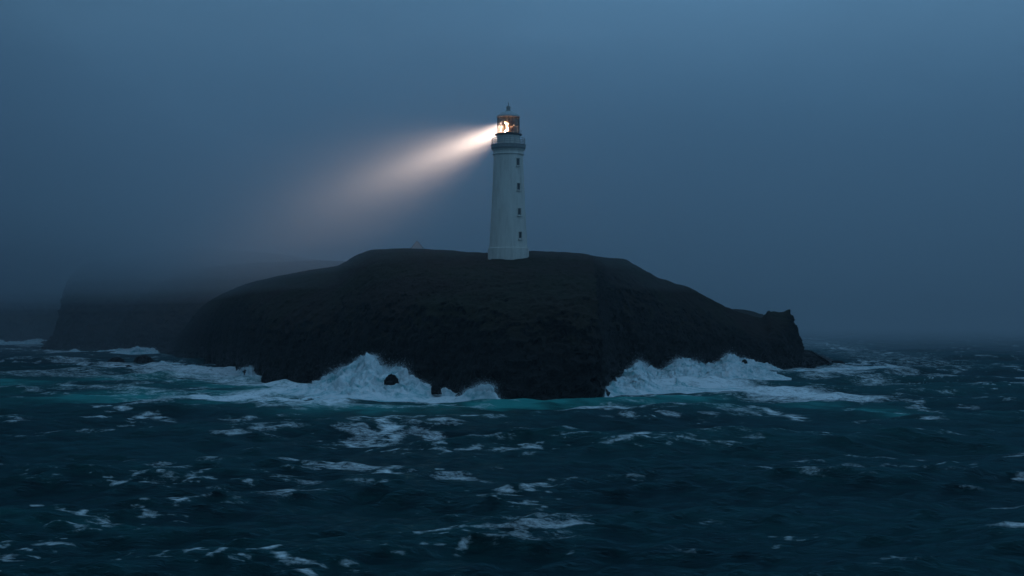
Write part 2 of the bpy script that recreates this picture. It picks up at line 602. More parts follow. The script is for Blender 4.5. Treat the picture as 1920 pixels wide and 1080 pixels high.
WAVES = []
wr = np.random.default_rng(21)
for k in range(96):
    lam = 38.0 * (0.9 / 38.0) ** (k / 95.0)
    lam *= wr.uniform(0.9, 1.1)
    spread = 0.55 if lam > 12 else 0.95
    ang = math.radians(-74) + wr.normal() * spread * 0.6          # running towards the camera and a little to its right
    amp = 0.0105 * lam ** 0.62 * wr.uniform(0.5, 1.4)
    if lam > 8:
        amp *= 1.6
    elif lam < 4:
        amp *= 1.2
    WAVES.append((2 * math.pi / lam, ang, amp, wr.uniform(0, 6.28)))


def ocean(x, y):
    dist = np.hypot(x, y)
    X, Y, Z = x.copy(), y.copy(), np.zeros_like(x)
    Jxx, Jyy, Jxy = np.ones_like(x), np.ones_like(x), np.zeros_like(x)
    for (k, ang, a, ph) in WAVES:
        lam = 2 * math.pi / k
        cx, cy = math.cos(ang), math.sin(ang)
        fade = np.clip((lam * 90.0 - dist) / (lam * 45.0), 0, 1)
        A = a * fade
        th = k * (cx * x + cy * y) + ph
        s, c = np.sin(th), np.cos(th)
        Z += A * s
        q = 0.95
        X += q * A * cx * c
        Y += q * A * cy * c
        Jxx -= q * A * k * cx * cx * s
        Jyy -= q * A * k * cy * cy * s
        Jxy -= q * A * k * cx * cy * s
    return X, Y, Z, Jxx * Jyy - Jxy ** 2


def patch_pts(pixels):
    return [tuple(sea_at(px, py))[:2] for px, py in pixels]


# streaks of old foam, where the photograph shows them: (pixels, half width m, strength)
STREAKS = [
    ([(640, 792), (760, 794), (850, 792), (935, 794)], 1.3, 1.0), ([(680, 794), (712, 800), (690, 806), (745, 810), (730, 818), (690, 821)], 1.1, 1.1),
    ([(735, 826), (760, 836), (790, 842)], 0.7, 0.9), ([(795, 838), (815, 846), (845, 852)], 0.9, 0.9), ([(615, 826), (700, 822)], 0.6, 0.8),
    ([(672, 908), (700, 897), (740, 885), (790, 876)], 0.75, 1.05), ([(690, 900), (720, 890), (760, 892)], 0.8, 0.9), ([(585, 882), (655, 876)], 0.4, 0.8), ([(712, 920), (755, 918)], 0.4, 0.8),
    ([(930, 922), (975, 926), (1010, 919), (1038, 911)], 0.65, 1.1), ([(1040, 914), (1075, 908)], 0.4, 0.8), ([(830, 930), (880, 928)], 0.35, 0.8),
    ([(1150, 842), (1180, 840), (1215, 834), (1240, 828), (1310, 832)], 0.8, 1.0), ([(1205, 828), (1250, 824), (1290, 822)], 0.8, 0.9), ([(900, 848), (945, 848), (1000, 843)], 0.5, 0.9),
    ([(1000, 812), (1040, 808)], 0.6, 0.8), ([(1050, 838), (1100, 836)], 0.5, 0.8),
    ([(1425, 772), (1480, 778), (1515, 783)], 1.0, 1.0), ([(1465, 822), (1520, 824), (1600, 816)], 0.7, 0.9), ([(1615, 817), (1700, 820), (1780, 822)], 0.7, 0.9),
    ([(1560, 745), (1640, 748), (1720, 750)], 1.1, 0.9), ([(1600, 768), (1720, 776), (1820, 782)], 1.3, 0.8), ([(1840, 784), (1920, 786)], 0.9, 0.9),
    ([(1520, 700), (1600, 706), (1700, 710), (1780, 708)], 1.9, 1.1), ([(1560, 688), (1640, 684), (1680, 688)], 1.8, 1.1), ([(1700, 694), (1800, 700)], 1.3, 0.8),
    ([(1500, 645), (1560, 650), (1590, 660)], 3.0, 0.9), ([(1500, 634), (1545, 638)], 3.5, 0.8), ([(1580, 666), (1640, 664)], 2.0, 0.8), ([(1640, 668), (1700, 664), (1760, 667)], 1.6, 0.7),
    ([(1690, 718), (1760, 722)], 1.0, 0.8), ([(1780, 692), (1860, 698)], 1.1, 0.7), ([(1700, 738), (1790, 736)], 1.0, 0.7), ([(1850, 745), (1910, 744)], 0.9, 0.8), ([(1740, 890), (1770, 886)], 0.4, 0.8),
    ([(0, 793), (60, 788), (85, 784)], 0.9, 1.0), ([(130, 787), (190, 788), (240, 783)], 0.9, 1.0), ([(155, 770), (230, 766), (215, 774)], 1.0, 0.9), ([(240, 780), (285, 776), (310, 784)], 1.0, 0.9),
    ([(420, 778), (470, 780)], 0.7, 0.8), ([(480, 782), (540, 782)], 0.7, 0.8), ([(560, 782), (640, 784)], 0.9, 0.9), ([(130, 806), (200, 808)], 0.5, 0.8), ([(10, 824), (50, 823)], 0.5, 0.8),
    ([(365, 806), (410, 804)], 0.5, 0.8), ([(590, 827), (640, 826)], 0.5, 0.8), ([(385, 858), (460, 859)], 0.4, 0.8), ([(540, 880), (600, 882), (650, 876)], 0.45, 0.9), ([(345, 903), (400, 894)], 0.35, 0.8),
    ([(0, 879), (45, 879)], 0.4, 0.8), ([(215, 908), (270, 900)], 0.35, 0.8), ([(332, 952), (360, 946)], 0.35, 1.0), ([(338, 937), (385, 940)], 0.3, 0.8), ([(70, 931), (85, 930)], 0.3, 0.9),
    ([(95, 952), (130, 964), (180, 968)], 0.4, 0.9), ([(130, 985), (150, 995), (185, 1000)], 0.45, 1.0), ([(180, 972), (200, 968), (215, 980)], 0.45, 1.0), ([(235, 963), (265, 961)], 0.3, 0.8), ([(145, 970), (160, 962)], 0.3, 0.9),
    ([(0, 1030), (55, 1020)], 0.3, 0.9), ([(190, 1070), (240, 1052)], 0.25, 0.95), ([(300, 1058), (335, 1042)], 0.25, 0.95), ([(345, 1060), (380, 1050)], 0.25, 0.95), ([(400, 1065), (445, 1045)], 0.25, 0.95),
    ([(490, 1052), (525, 1045)], 0.35, 1.05), ([(530, 1058), (560, 1068), (590, 1074)], 0.4, 0.9), ([(575, 1052), (640, 1042)], 0.25, 0.85), ([(615, 1000), (640, 990)], 0.25, 0.8),
    ([(845, 975), (890, 969)], 0.35, 0.95), ([(910, 980), (930, 976), (975, 970)], 0.25, 0.8), ([(925, 1022), (965, 1014)], 0.3, 0.95), ([(860, 1030), (875, 1026)], 0.25, 0.8), ([(1075, 1030), (1090, 1024)], 0.25, 0.8),
    ([(1005, 938), (1015, 936)], 0.3, 0.9), ([(1455, 1010), (1475, 1000)], 0.3, 0.8), ([(1340, 842), (1400, 840)], 0.5, 0.7), ([(1580, 845), (1600, 842)], 0.4, 0.7),
    # inshore bands to the left
    ([(0, 702), (60, 700), (130, 706)], 2.0, 0.7), ([(90, 690), (180, 686), (260, 690)], 2.4, 1.0), ([(300, 700), (380, 704), (470, 708)], 2.0, 0.9), ([(250, 722), (320, 720), (400, 726)], 1.6, 0.65),
    ([(360, 752), (440, 744), (520, 738)], 2.2, 1.1), ([(30, 733), (110, 738)], 1.2, 0.6), ([(130, 748), (240, 744)], 1.2, 0.6), ([(0, 678), (55, 674)], 1.6, 0.8), ([(0, 655), (120, 662), (250, 664)], 3.0, 1.0),
    ([(0, 644), (90, 644)], 5.0, 1.2), ([(320, 735), (420, 730)], 1.4, 0.6), ([(180, 760), (240, 756)], 1.0, 0.6),
]
# broad sheets of white water at the foot of the cliffs
SHEETS = [
    ([(370, 750), (450, 745), (560, 738), (650, 742), (740, 752), (820, 752), (890, 746)], 9.0, 1.35),
    ([(270, 692), (340, 694), (420, 700), (470, 706)], 14.0, 1.3),
    ([(1100, 770), (1160, 766), (1230, 772)], 5.5, 1.1),
    ([(1150, 738), (1240, 728), (1330, 728), (1420, 740), (1520, 746)], 11.0, 1.3),
    ([(1400, 705), (1500, 704), (1580, 694), (1650, 690)], 10.0, 1.15),
    ([(940, 752), (1040, 753), (1130, 750)], 2.4, 1.15),
    ([(130, 662), (200, 662), (295, 662)], 9.0, 1.0),
    ([(150, 690), (260, 696), (340, 708), (430, 716), (485, 722)], 6.0, 0.95), ([(350, 757), (430, 752), (520, 754), (620, 766)], 5.0, 1.15), ([(1480, 702), (1600, 714), (1740, 722)], 5.0, 0.70),
    ([(1540, 742), (1690, 756)], 3.0, 0.66), ([(90, 676), (180, 684), (280, 690)], 6.0, 0.85), ([(470, 722), (540, 730), (620, 736)], 6.0, 1.1), ([(1560, 694), (1660, 698), (1780, 706)], 5.0, 0.72), ([(20, 648), (110, 654)], 8.0, 0.8), ([(0, 706), (120, 700), (240, 712)], 8.0, 0.60), ([(640, 764), (780, 768), (900, 764)], 2.6, 0.72), ([(0, 728), (200, 734), (330, 738)], 5.0, 0.56),
    ([(1180, 760), (1300, 768), (1400, 776)], 3.0, 0.62), ([(1500, 640), (1600, 660), (1760, 690)], 18.0, 0.50),
]
# loose scraps of froth
FLECKED = [
    ([(0, 1066), (90, 1010), (200, 976), (290, 966)], 3.2), ([(280, 1066), (430, 1058), (640, 1060)], 1.8), ([(740, 1030), (860, 1000), (990, 975)], 3.0), ([(600, 906), (700, 892), (800, 882)], 4.0),
    ([(0, 880), (150, 900), (380, 902)], 4.0), ([(700, 846), (860, 850), (1010, 842)], 4.0), ([(320, 950), (400, 936), (560, 884)], 3.0), ([(1060, 916), (980, 932), (820, 930)], 2.5), ([(1420, 1010), (1520, 1000)], 1.6),
    ([(1120, 842), (1200, 842), (1320, 838)], 2.0), ([(1700, 890), (1800, 884)], 2.0), ([(1500, 700), (1700, 712), (1900, 730)], 12.0), ([(130, 806), (300, 790), (600, 800)], 3.0),
    ([(1150, 782), (1300, 786)], 4.0), ([(640, 820), (760, 826)], 4.0),
]
TEAL = [
    ([(0, 715), (120, 720), (260, 715), (400, 725)], 28.0, 0.56), ([(0, 745), (150, 748), (300, 745), (420, 745)], 14.0, 0.55), ([(420, 762), (560, 768), (700, 772), (830, 766), (900, 758)], 8.0, 0.60),
    ([(870, 752), (960, 762), (1060, 762), (1110, 764)], 6.5, 0.70), ([(1060, 756), (1160, 752), (1230, 752)], 6.0, 0.8), ([(1300, 748), (1400, 756), (1480, 760)], 7.0, 0.4),
    ([(1580, 764), (1680, 770), (1790, 780)], 6.0, 0.55), ([(1230, 765), (1330, 770)], 6.0, 0.35), ([(60, 970), (180, 985), (260, 990)], 3.0, 0.18), ([(1620, 770), (1760, 782)], 2.5, 0.4),
    ([(1430, 700), (1600, 720), (1800, 730)], 22.0, 0.18),
]

th = np.concatenate([np.radians(np.linspace(-180, -26, 60)[:-1]), np.radians(np.linspace(-26, 26, 900)), np.radians(np.linspace(26, 180, 60)[1:-1])])
rr = np.concatenate([np.array([4.0, 12.0, 20.0]), np.exp(np.arange(math.log(26), math.log(50), 0.0060)), np.exp(np.arange(math.log(50), math.log(230), 0.0034)), np.exp(np.arange(math.log(230), math.log(600), 0.0050)), np.exp(np.arange(math.log(600), math.log(2500), 0.009)), np.exp(np.linspace(math.log(2500), math.log(13000), 40))])
R, T = np.meshgrid(rr, th, indexing='ij')
x0, y0 = (R * np.sin(T)).ravel(), (R * np.cos(T)).ravel()
X, Y, Z, J = ocean(x0, y0)
front = (np.abs(np.arctan2(x0, y0)) < math.radians(25)) & (y0 > 30) & (y0 < 1500)
idx = np.nonzero(front)[0]
fx, fy = x0[idx], y0[idx]
# wander so that nothing follows a drawn line
wx = fx + 2.2 * fbm(np.stack([fx / 9, fy / 9, 0 * fx], 1), 3) + 0.5 * fbm(np.stack([fx / 1.6, fy / 1.6, 0 * fx + 5], 1), 2)
wy = fy + 2.0 * fbm(np.stack([fx / 9, fy / 9, 0 * fx + 9], 1), 3) + 0.45 * fbm(np.stack([fx / 1.6, fy / 1.6, 0 * fx + 15], 1), 2)
foam_a = np.zeros(len(idx))
for pts, w, s in STREAKS:
    P = patch_pts(pts)
    ys = [q[1] for q in P]
    xs = [q[0] for q in P]
    m = (wx > min(xs) - 5 * w - 3) & (wx < max(xs) + 5 * w + 3) & (wy > min(ys) - 5 * w - 3) & (wy < max(ys) + 5 * w + 3)
    sc = max(1.0, np.mean(ys) / 90.0)
    k = 1.0 if np.mean(ys) > 130 else 0.6
    dx = fx[m] + (wx[m] - fx[m]) * k * 0.6
    dy = fy[m] + (wy[m] - fy[m]) * k
    d = seg_dist(dx, dy, P)
    foam_a[m] = np.maximum(foam_a[m], 0.90 * s * np.exp(-(d / (w * sc ** 0.5)) ** 2))
lace = 0.62 + 0.75 * fbm(np.stack([fx / 2.8, fy / 1.1, 0 * fx + 2], 1), 3, 0.6)
foam_a *= np.clip(lace, 0.15, 1.1)
for pts, w in FLECKED:
    d = seg_dist(fx, fy, patch_pts(pts))
    m = d < 3 * w
    n_ = fbm(np.stack([fx[m] / 2.1, fy[m] / 0.7, 0 * fx[m] + 44], 1), 3, 0.6)
    foam_a[m] = np.maximum(foam_a[m], np.clip(1.35 * n_ - 0.20, 0, 0.62) * np.exp(-(d[m] / w) ** 2))
for pts, w, s in SHEETS:
    P = patch_pts(pts)
    d = seg_dist(wx, wy, P)
    foam_a = np.maximum(foam_a, 0.78 * s * np.exp(-(d / w) ** 2.6))
teal_a = np.zeros(len(idx))
for pts, w, s in TEAL:
    d = seg_dist(wx, wy, patch_pts(pts))
    teal_a += s * np.exp(-(d / w) ** 2)
teal_a = teal_a * np.clip(0.75 + 0.9 * fbm(np.stack([fx / 16, fy / 8, 0 * fx + 31], 1), 3, 0.6), 0.1, 1.25) + 0.22 * foam_a
# whitecaps where the wave field folds
dist = np.hypot(x0, y0)
crest = np.clip((0.48 - J) / 0.5, 0, 1)
clump = np.clip(0.5 + 1.3 * fbm(np.stack([x0 / 38, y0 / 38, 0 * x0 + 3], 1), 2), 0, 1)
fleck = np.clip(1.6 * fbm(np.stack([x0 / 5.5, y0 / 3.2, 0 * x0 + 8], 1), 3) * np.clip(fbm(np.stack([x0 / 23, y0 / 30, 0 * x0 + 13], 1), 2) + 0.35, 0, 1) + 0.32 * Z - 0.16, 0, 0.58)
foam_f = np.maximum(0.85 * crest * clump, fleck * (dist > 30))
foam_f[idx] = np.maximum(foam_f[idx], foam_a)
teal_f = 0.10 * clump + 0.10 * np.clip(Z / 1.2, 0, 1)
teal_f[idx] += teal_a
# the swell heaps up under the white water
Z[idx] += 0.55 * np.clip(foam_a, 0, 1.2) * np.clip((fy - 140) / 60, 0, 1) * (0.5 + fbm(np.stack([fx / 5, fy / 5, 0 * fx], 1), 3))
sea_me = mesh_np("water", np.stack([X, Y, Z], 1), grid_faces(len(rr), len(th), wrap=True), {"foam": foam_f, "teal": np.clip(teal_f, 0, 1)})
sea = link("water", sea_me, M_SEA)
sea["kind"] = "structure"


# ------------------------------------------------------------------ breaking waves
def spray_mesh(pts, sizes):
    n = len(pts)
    base = np.array([[1, 1, 1], [1, -1, -1], [-1, 1, -1], [-1, -1, 1]], float) / 1.732
    q = rng.normal(size=(n, 4, 3)) * 0.35
    v = pts[:, None, :] + (base[None] + q) * sizes[:, None, None]
    f = np.array([[0, 1, 2], [0, 3, 1], [0, 2, 3], [1, 3, 2]])
    F = (np.arange(n)[:, None, None] * 4 + f[None]).reshape(-1, 3)
    return mesh_np("spray", v.reshape(-1, 3), F, smooth=False)


def breaking_wave(label, crest, base, d_crest, d_base, drops=9000, seed=0.0, back=7.0, rag=0.75):
    """crest and base are outlines; the wave is lofted from its foot over its crest and down behind it"""
    crest = np.array(crest, float)
    base = np.array(base, float)
    lo, hi = crest[0, 0], crest[-1, 0]
    n_u = int((hi - lo) / 1.4)
    u = np.linspace(lo, hi, n_u)
    cy = np.interp(u, crest[:, 0], crest[:, 1])
    by = np.interp(u, base[:, 0], base[:, 1])
    dc = np.interp(u, [p_[0] for p_ in d_crest], [p_[1] for p_ in d_crest])
    C = np.array([tuple(at(a, b, c_)) for a, b, c_ in zip(u, cy, dc)])
    B = np.array([tuple(sea_at(a, b, -0.35)) for a, b in zip(u, by)])
    B[:, 1] = np.minimum(B[:, 1], C[:, 1] - 1.0)
    D = C + np.array([0, back, 0])
    D[:, 0] *= D[:, 1] / C[:, 1]
    D[:, 2] = -1.0
    n_v = 54
    rows, body = [], []
    for v in np.linspace(0, 1, n_v):
        if v < 0.7:
            t = v / 0.7
            P = B + (C - B) * t
            P[:, 2] = B[:, 2] + (C[:, 2] - B[:, 2]) * t ** 1.35
            bd = 1.5 - 1.05 * t ** 5
        else:
            t = (v - 0.7) / 0.3
            P = C + (D - C) * t
            P[:, 2] = C[:, 2] + (D[:, 2] - C[:, 2]) * t ** 1.6
            bd = 0.45 + 0.9 * t
        e = np.minimum(u - lo, hi - u)
        rows.append(P)
        body.append(np.full(n_u, bd) * np.clip(0.35 + e / 14.0, 0, 1) * np.clip(0.55 + v * 8, 0, 1))
    G = np.array(rows).reshape(-1, 3)
    body = np.array(body).ravel()
    h = np.repeat((C[:, 2] + 0.3)[None], n_v, 0).ravel()
    k = np.clip(G[:, 2] / 1.5, 0.15, 1.0)
    n1 = fbm(G / 3.4 + seed, 4, 0.55)
    n2 = fbm(G / 1.1 + seed + 7, 3, 0.6)
    n3 = fbm(G / np.array([1.2, 2.0, 3.5]) + seed + 77, 3, 0.6)
    G[:, 2] += k * rag * (0.75 * n1 + 0.45 * n2 + 0.55 * n3)
    G[:, 1] -= k * (1.1 * n1 + 0.4 * n2)
    G[:, 0] += k * 0.6 * fbm(G / 2.0 + seed + 21, 3)
    t = thing("breaking_wave", label, "wave", (float(C[:, 0].mean()), float(B[:, 1].mean()), 0.0))
    off = np.array(t.location)
    link("white_water", mesh_np("white_water", G - off, grid_faces(n_v, n_u), {"body": body}), M_SURF, t)
    # droplets thrown from the crest and blown back along the slope
    hgt = np.clip(C[:, 2], 0.05, None) ** 1.5
    w = hgt / hgt.sum()
    i = rng.choice(n_u, drops, p=w)
    ex = rng.exponential(0.15, drops)
    P = C[i] + np.stack([rng.normal(0, 0.5, drops), rng.normal(0, 1.3, drops), np.zeros(drops)], 1)
    lump = np.clip(1.0 + 1.8 * fbm(C[i] / 2.2 + seed + 3, 3), 0.1, 3)
    P[:, 2] += ex * (0.5 + 0.20 * C[i][:, 2]) * lump - 0.35
    P[:, 0] += 0.45 * ex * (1 + 0.2 * C[i][:, 2]) * rng.normal(0.3, 0.8, drops)
    size = rng.uniform(0.010, 0.036, drops) * (C[i][:, 1] / 215.0)
    s = link("spray", spray_mesh(P - off, size), M_SPRAY, t)
    s["kind"] = "stuff"
    return t


breaking_wave("tall peaked white breaker bursting over black rocks left of the cliff foot",
              [(482, 738), (520, 731), (560, 724), (600, 713), (625, 701), (645, 689), (662, 683), (678, 671), (690, 664), (700, 667), (712, 684), (728, 692), (750, 690), (768, 702), (790, 714), (815, 727), (842, 735), (868, 742)],
              [(482, 752), (560, 758), (640, 764), (740, 762), (868, 752)], [(482, 222), (600, 214), (700, 208), (868, 196)], [], drops=30000, seed=1.0)
breaking_wave("small curling breaker with a ragged crest right of the black rocks",
              [(852, 748), (872, 736), (886, 728), (900, 724), (912, 721), (920, 723), (926, 736), (938, 748)],
              [(852, 756), (900, 760), (938, 758)], [(852, 193), (938, 189)], [], drops=8000, seed=5.0, back=4.0, rag=0.5)
breaking_wave("long heaped mass of white surf piled against the cliff right of its dark foot",
              [(1130, 746), (1134, 728), (1150, 718), (1168, 706), (1184, 690), (1199, 676), (1210, 684), (1224, 692), (1240, 694), (1255, 686), (1270, 673), (1284, 674), (1298, 675), (1312, 684), (1332, 684), (1352, 676), (1366, 664), (1378, 671), (1396, 674),
               (1420, 680), (1452, 689), (1484, 698)],
              [(1130, 754), (1200, 752), (1300, 744), (1400, 742), (1484, 728)], [(1130, 200), (1170, 222), (1240, 250), (1340, 275), (1484, 292)], [], drops=28000, seed=9.0, back=9.0)
breaking_wave("low foaming swash running round the far rocky tip of the headland",
              [(1470, 697), (1500, 692), (1520, 695), (1545, 690), (1580, 689), (1620, 687), (1660, 686), (1690, 690)],
              [(1470, 712), (1560, 706), (1690, 696)], [(1470, 298), (1690, 318)], [], drops=3000, seed=13.0, back=6.0, rag=0.5)
breaking_wave("rounded white breaker at the cliff beside the two offshore rocks",
              [(266, 690), (285, 682), (305, 678), (330, 681), (360, 684), (390, 688), (415, 693), (436, 699), (452, 694), (464, 688), (472, 687), (479, 697), (486, 712)],
              [(266, 700), (360, 706), (440, 712), (486, 722)], [(266, 355), (360, 335), (440, 288), (486, 252)], [], drops=14000, seed=17.0, back=9.0)
breaking_wave("distant low breaker along the foot of the farther headland",
              [(120, 664), (132, 657), (140, 654), (152, 659), (180, 659), (200, 657), (222, 655), (240, 656), (258, 651), (272, 653), (288, 654), (300, 662)],
              [(120, 668), (210, 670), (300, 670)], [(120, 520), (210, 482), (300, 462)], [], drops=3500, seed=23.0, back=14.0)
breaking_wave("farthest breaker at the left edge before the fogbound headland",
              [(-60, 642), (-30, 637), (0, 637), (12, 641), (36, 641), (56, 638), (74, 635), (84, 639), (96, 637), (104, 644)],
              [(-60, 652), (20, 655), (104, 650)], [(-60, 690), (104, 640)], [], drops=3000, seed=29.0, back=16.0)


# ------------------------------------------------------------------ rocks awash
def sea_rock(px, py_base, w, h, label, seed, group=None, lean=0.0, depth=None):
    c = sea_at(px, py_base) if depth is None else at(px, py_base, depth)
    n_a, n_r = 48, 26
    a = np.linspace(0, 2 * math.pi, n_a, endpoint=False)
    r = np.linspace(0, 1, n_r)
    Rr, Aa = np.meshgrid(r, a, indexing='ij')
    prof = np.cos(Rr * math.pi / 2) ** 0.75
    P = np.stack([Rr * np.cos(Aa) * w / 2 * 1.15 + lean * prof * h, Rr * np.sin(Aa) * w * 0.42, prof * h * 1.15 - 0.25 * h - (Rr > 0.99) * (1.5 if depth is None else 0.1)], -1).reshape(-1, 3)
    q = P / (w * 0.30) + seed
    d = fbm(q, 4, 0.6, True) * 0.13 * w
    nrm = P / np.maximum(np.linalg.norm(P, axis=1), 0.2)[:, None]
    P = P + nrm * d[:, None] * np.array([1.0, 1.0, 0.75])
    me = mesh_np("rock", P, grid_faces(n_r, n_a, wrap=True), smooth=False)
    o = link("rock", me, M_ROCK)
    o.location = c
    tag(o, label, "rock", group)
    return o


sea_rock(218, 684, 3.9, 1.5, "low flat-topped dark rock awash, leftmost of the offshore rocks", 3.0)
sea_rock(268, 685, 4.6, 2.0, "dark humped rock awash between the flat rock and the cliff breaker", 8.0)
sea_rock(240, 690.5, 2.0, 0.5, "tiny dark rock barely above foam between two larger offshore rocks", 15.0)
sea_rock(1570, 686.5, 3.6, 0.95, "small jagged rock off the low tip of the headland", 21.0)
sea_rock(734, 716, 1.5, 1.0, "dark pyramid rock standing in the white water of the tallest breaker", 27.0, depth=199.5)
sea_rock(766, 707, 0.9, 0.7, "dark rock with white water pouring over it beside the tallest breaker", 33.0, depth=204)
sea_rock(819, 733, 1.0, 1.2, "dark leaning rock between the tallest breaker and the small curling one", 39.0, lean=-0.3, depth=197)
sea_rock(1396, 679, 0.8, 0.5, "small dark rock showing through the surf against the right hand cliff", 45.0, depth=276)

# ------------------------------------------------------------------ lighthouse
LH_D = 254.0
lh_loc = at(953.2, 484.5, LH_D)
BASE_Z = lh_loc.z
PXM = LH_D / FPX


def zz(py):
    return at(953, py, LH_D).z - BASE_Z


lh = thing("lighthouse", "tall white lighthouse tower with its lantern lit on the headland", "lighthouse", tuple(lh_loc))


def lathe(name, prof, mat, parent, seg=64, smooth=True, closed=False):
    a = np.linspace(0, 2 * math.pi, seg, endpoint=False)
    V = np.array([[(r * math.cos(t), r * math.sin(t), z) for t in a] for r, z in prof]).reshape(-1, 3)
    F = grid_faces(len(prof), seg, wrap=True)
    me = mesh_np(name, V, F, smooth=smooth)
    o = link(name, me, mat, parent)
    if smooth:
        me.set_sharp_from_angle(angle=math.radians(35)) if hasattr(me, "set_sharp_from_angle") else None
    return o


def box_mesh(name, sx, sy, sz, bev=0.0):
    bm = bmesh.new()
    bmesh.ops.create_cube(bm, size=1.0)
    bmesh.ops.scale(bm, vec=(sx, sy, sz), verts=bm.verts)
    if bev:
        bmesh.ops.bevel(bm, geom=bm.edges[:], offset=bev, segments=1, affect='EDGES')
    me = bpy.data.meshes.new(name)
    bm.to_mesh(me)
    bm.free()
    return me


z_pl, z_cor, z_gal, z_gtop = zz(466), zz(291), zz(281), zz(272)
z_mur, z_glass, z_eave = zz(254), zz(252), zz(219)
R_PL, R_B, R_T = 38.6 * PXM, 36.0 * PXM, 27.8 * PXM
lathe("plinth", [(0.01, -3.0), (R_PL, -3.0), (R_PL, z_pl - 0.22), (R_PL - 0.05, z_pl - 0.20), (R_PL - 0.02, z_pl - 0.02), (R_PL - 0.10, z_pl), (R_B - 0.05, z_pl + 0.12)], M_WHITE, lh)
prof = []
for k in range(24):
    t = k / 23.0
    prof.append((R_T + (R_B - R_T) * (1 - t) ** 1.25, z_pl + 0.1 + (z_cor - z_pl - 0.1) * t))
lathe("tower", prof, M_WHITE, lh)
lathe("cornice", [(R_T - 0.02, z_cor - 0.02), (R_T + 0.16, z_cor + 0.02), (R_T + 0.20, z_cor + 0.14), (R_T + 0.06, z_cor + 0.22), (R_T + 0.02, z_cor + 0.5), (R_T + 0.10, z_gal - 0.25), (R_T + 0.36, z_gal)], M_WHITE, lh)
R_G = 32.5 * PXM
lathe("gallery", [(R_T + 0.20, z_gal), (R_G - 0.12, z_gal + 0.05), (R_G - 0.10, z_gal + 0.22), (R_G, z_gal + 0.26), (R_G, z_gtop - 0.16), (R_G + 0.06, z_gtop - 0.14), (R_G + 0.06, z_gtop), (0.5, z_gtop + 0.02)], M_TRIM, lh)
R_M = 21.3 * PXM
lathe("lantern_base", [(R_M, z_gtop), (R_M, z_mur - 0.1), (R_M + 0.05, z_mur - 0.08), (R_M + 0.05, z_mur), (0.3, z_mur + 0.01)], M_WHITE, lh)
R_C = 25.5 * PXM
lathe("catwalk", [(R_M + 0.05, z_mur - 0.02), (R_C - 0.1, z_mur + 0.0), (R_C, z_mur + 0.06), (R_C, z_mur + 0.2), (R_M - 0.2, z_mur + 0.22)], M_DARK, lh)
NP = 16
gz0, gz1 = z_mur + 0.23, z_eave
R_L = 20.5 * PXM


def cyl_between(name, a, b, r, mat, parent, seg=8, me=None):
    a, b = Vector(a), Vector(b)
    if me is None:
        bm = bmesh.new()
        bmesh.ops.create_cone(bm, cap_ends=True, segments=seg, radius1=r, radius2=r, depth=1.0)
        me = bpy.data.meshes.new(name)
        bm.to_mesh(me)
        bm.free()
        me.materials.append(mat)
    o = bpy.data.objects.new(name, me)
    scene.collection.objects.link(o)
    o.parent = parent
    o.location = (a + b) / 2
    o.rotation_mode = 'QUATERNION'
    o.rotation_quaternion = (b - a).to_track_quat('Z', 'Y')
    o.scale = (1, 1, (b - a).length)
    return o


pane_w = 2 * R_L * math.sin(math.pi / NP)
pane_me = box_mesh("glass_pane", pane_w - 0.07, 0.02, gz1 - gz0 - 0.1)
pane_me.materials.append(M_GLASS)
mul_me = None
for k in range(NP):
    a = 2 * math.pi * (k + 0.5) / NP
    rm = R_L * math.cos(math.pi / NP)
    o = bpy.data.objects.new("glass_pane", pane_me)
    scene.collection.objects.link(o)
    o.parent = lh
    o.location = (rm * math.cos(a), rm * math.sin(a), (gz0 + gz1) / 2)
    o.rotation_euler = (0, 0, a + math.pi / 2)
    a = 2 * math.pi * k / NP
    o = cyl_between("glazing_bar", (R_L * math.cos(a), R_L * math.sin(a), gz0 - 0.02), (R_L * math.cos(a), R_L * math.sin(a), gz1 + 0.02), 0.06, M_DARK, lh, 6, mul_me)
    mul_me = o.data
lathe("glazing_sill", [(R_L - 0.12, gz0 - 0.01), (R_L + 0.10, gz0 - 0.01), (R_L + 0.08, gz0 + 0.12), (R_L - 0.12, gz0 + 0.12)], M_BRONZE, lh)
lathe("glazing_bar", [(R_L - 0.04, (gz0 + gz1) / 2 - 0.03), (R_L + 0.04, (gz0 + gz1) / 2 - 0.03), (R_L + 0.04, (gz0 + gz1) / 2 + 0.03), (R_L - 0.04, (gz0 + gz1) / 2 + 0.03), (R_L - 0.04, (gz0 + gz1) / 2 - 0.03)], M_DARK, lh)
R_E = 22.4 * PXM
z_top = zz(208)
roof = lathe("roof", [(R_L - 0.2, z_eave - 0.14), (R_E - 0.05, z_eave - 0.12), (R_E, z_eave), (R_E - 0.05, z_eave + 0.14), (R_E * 0.80, z_eave + 0.42), (R_E * 0.52, z_eave + 0.78), (R_E * 0.28, z_top - 0.06), (0.32, z_top)], M_ROOF, lh)
lathe("roof_vent", [(0.30, z_top - 0.05), (0.42, z_top + 0.02), (0.42, z_top + 0.12), (0.34, z_top + 0.2), (0.36, z_top + 0.62), (0.42, z_top + 0.66), (0.30, z_top + 0.82), (0.08, z_top + 0.96)], M_TRIM, roof, 24)
cyl_between("lightning_rod", (0, 0, z_top + 0.9), (0, 0, z_top + 1.55), 0.05, M_DARK, roof)
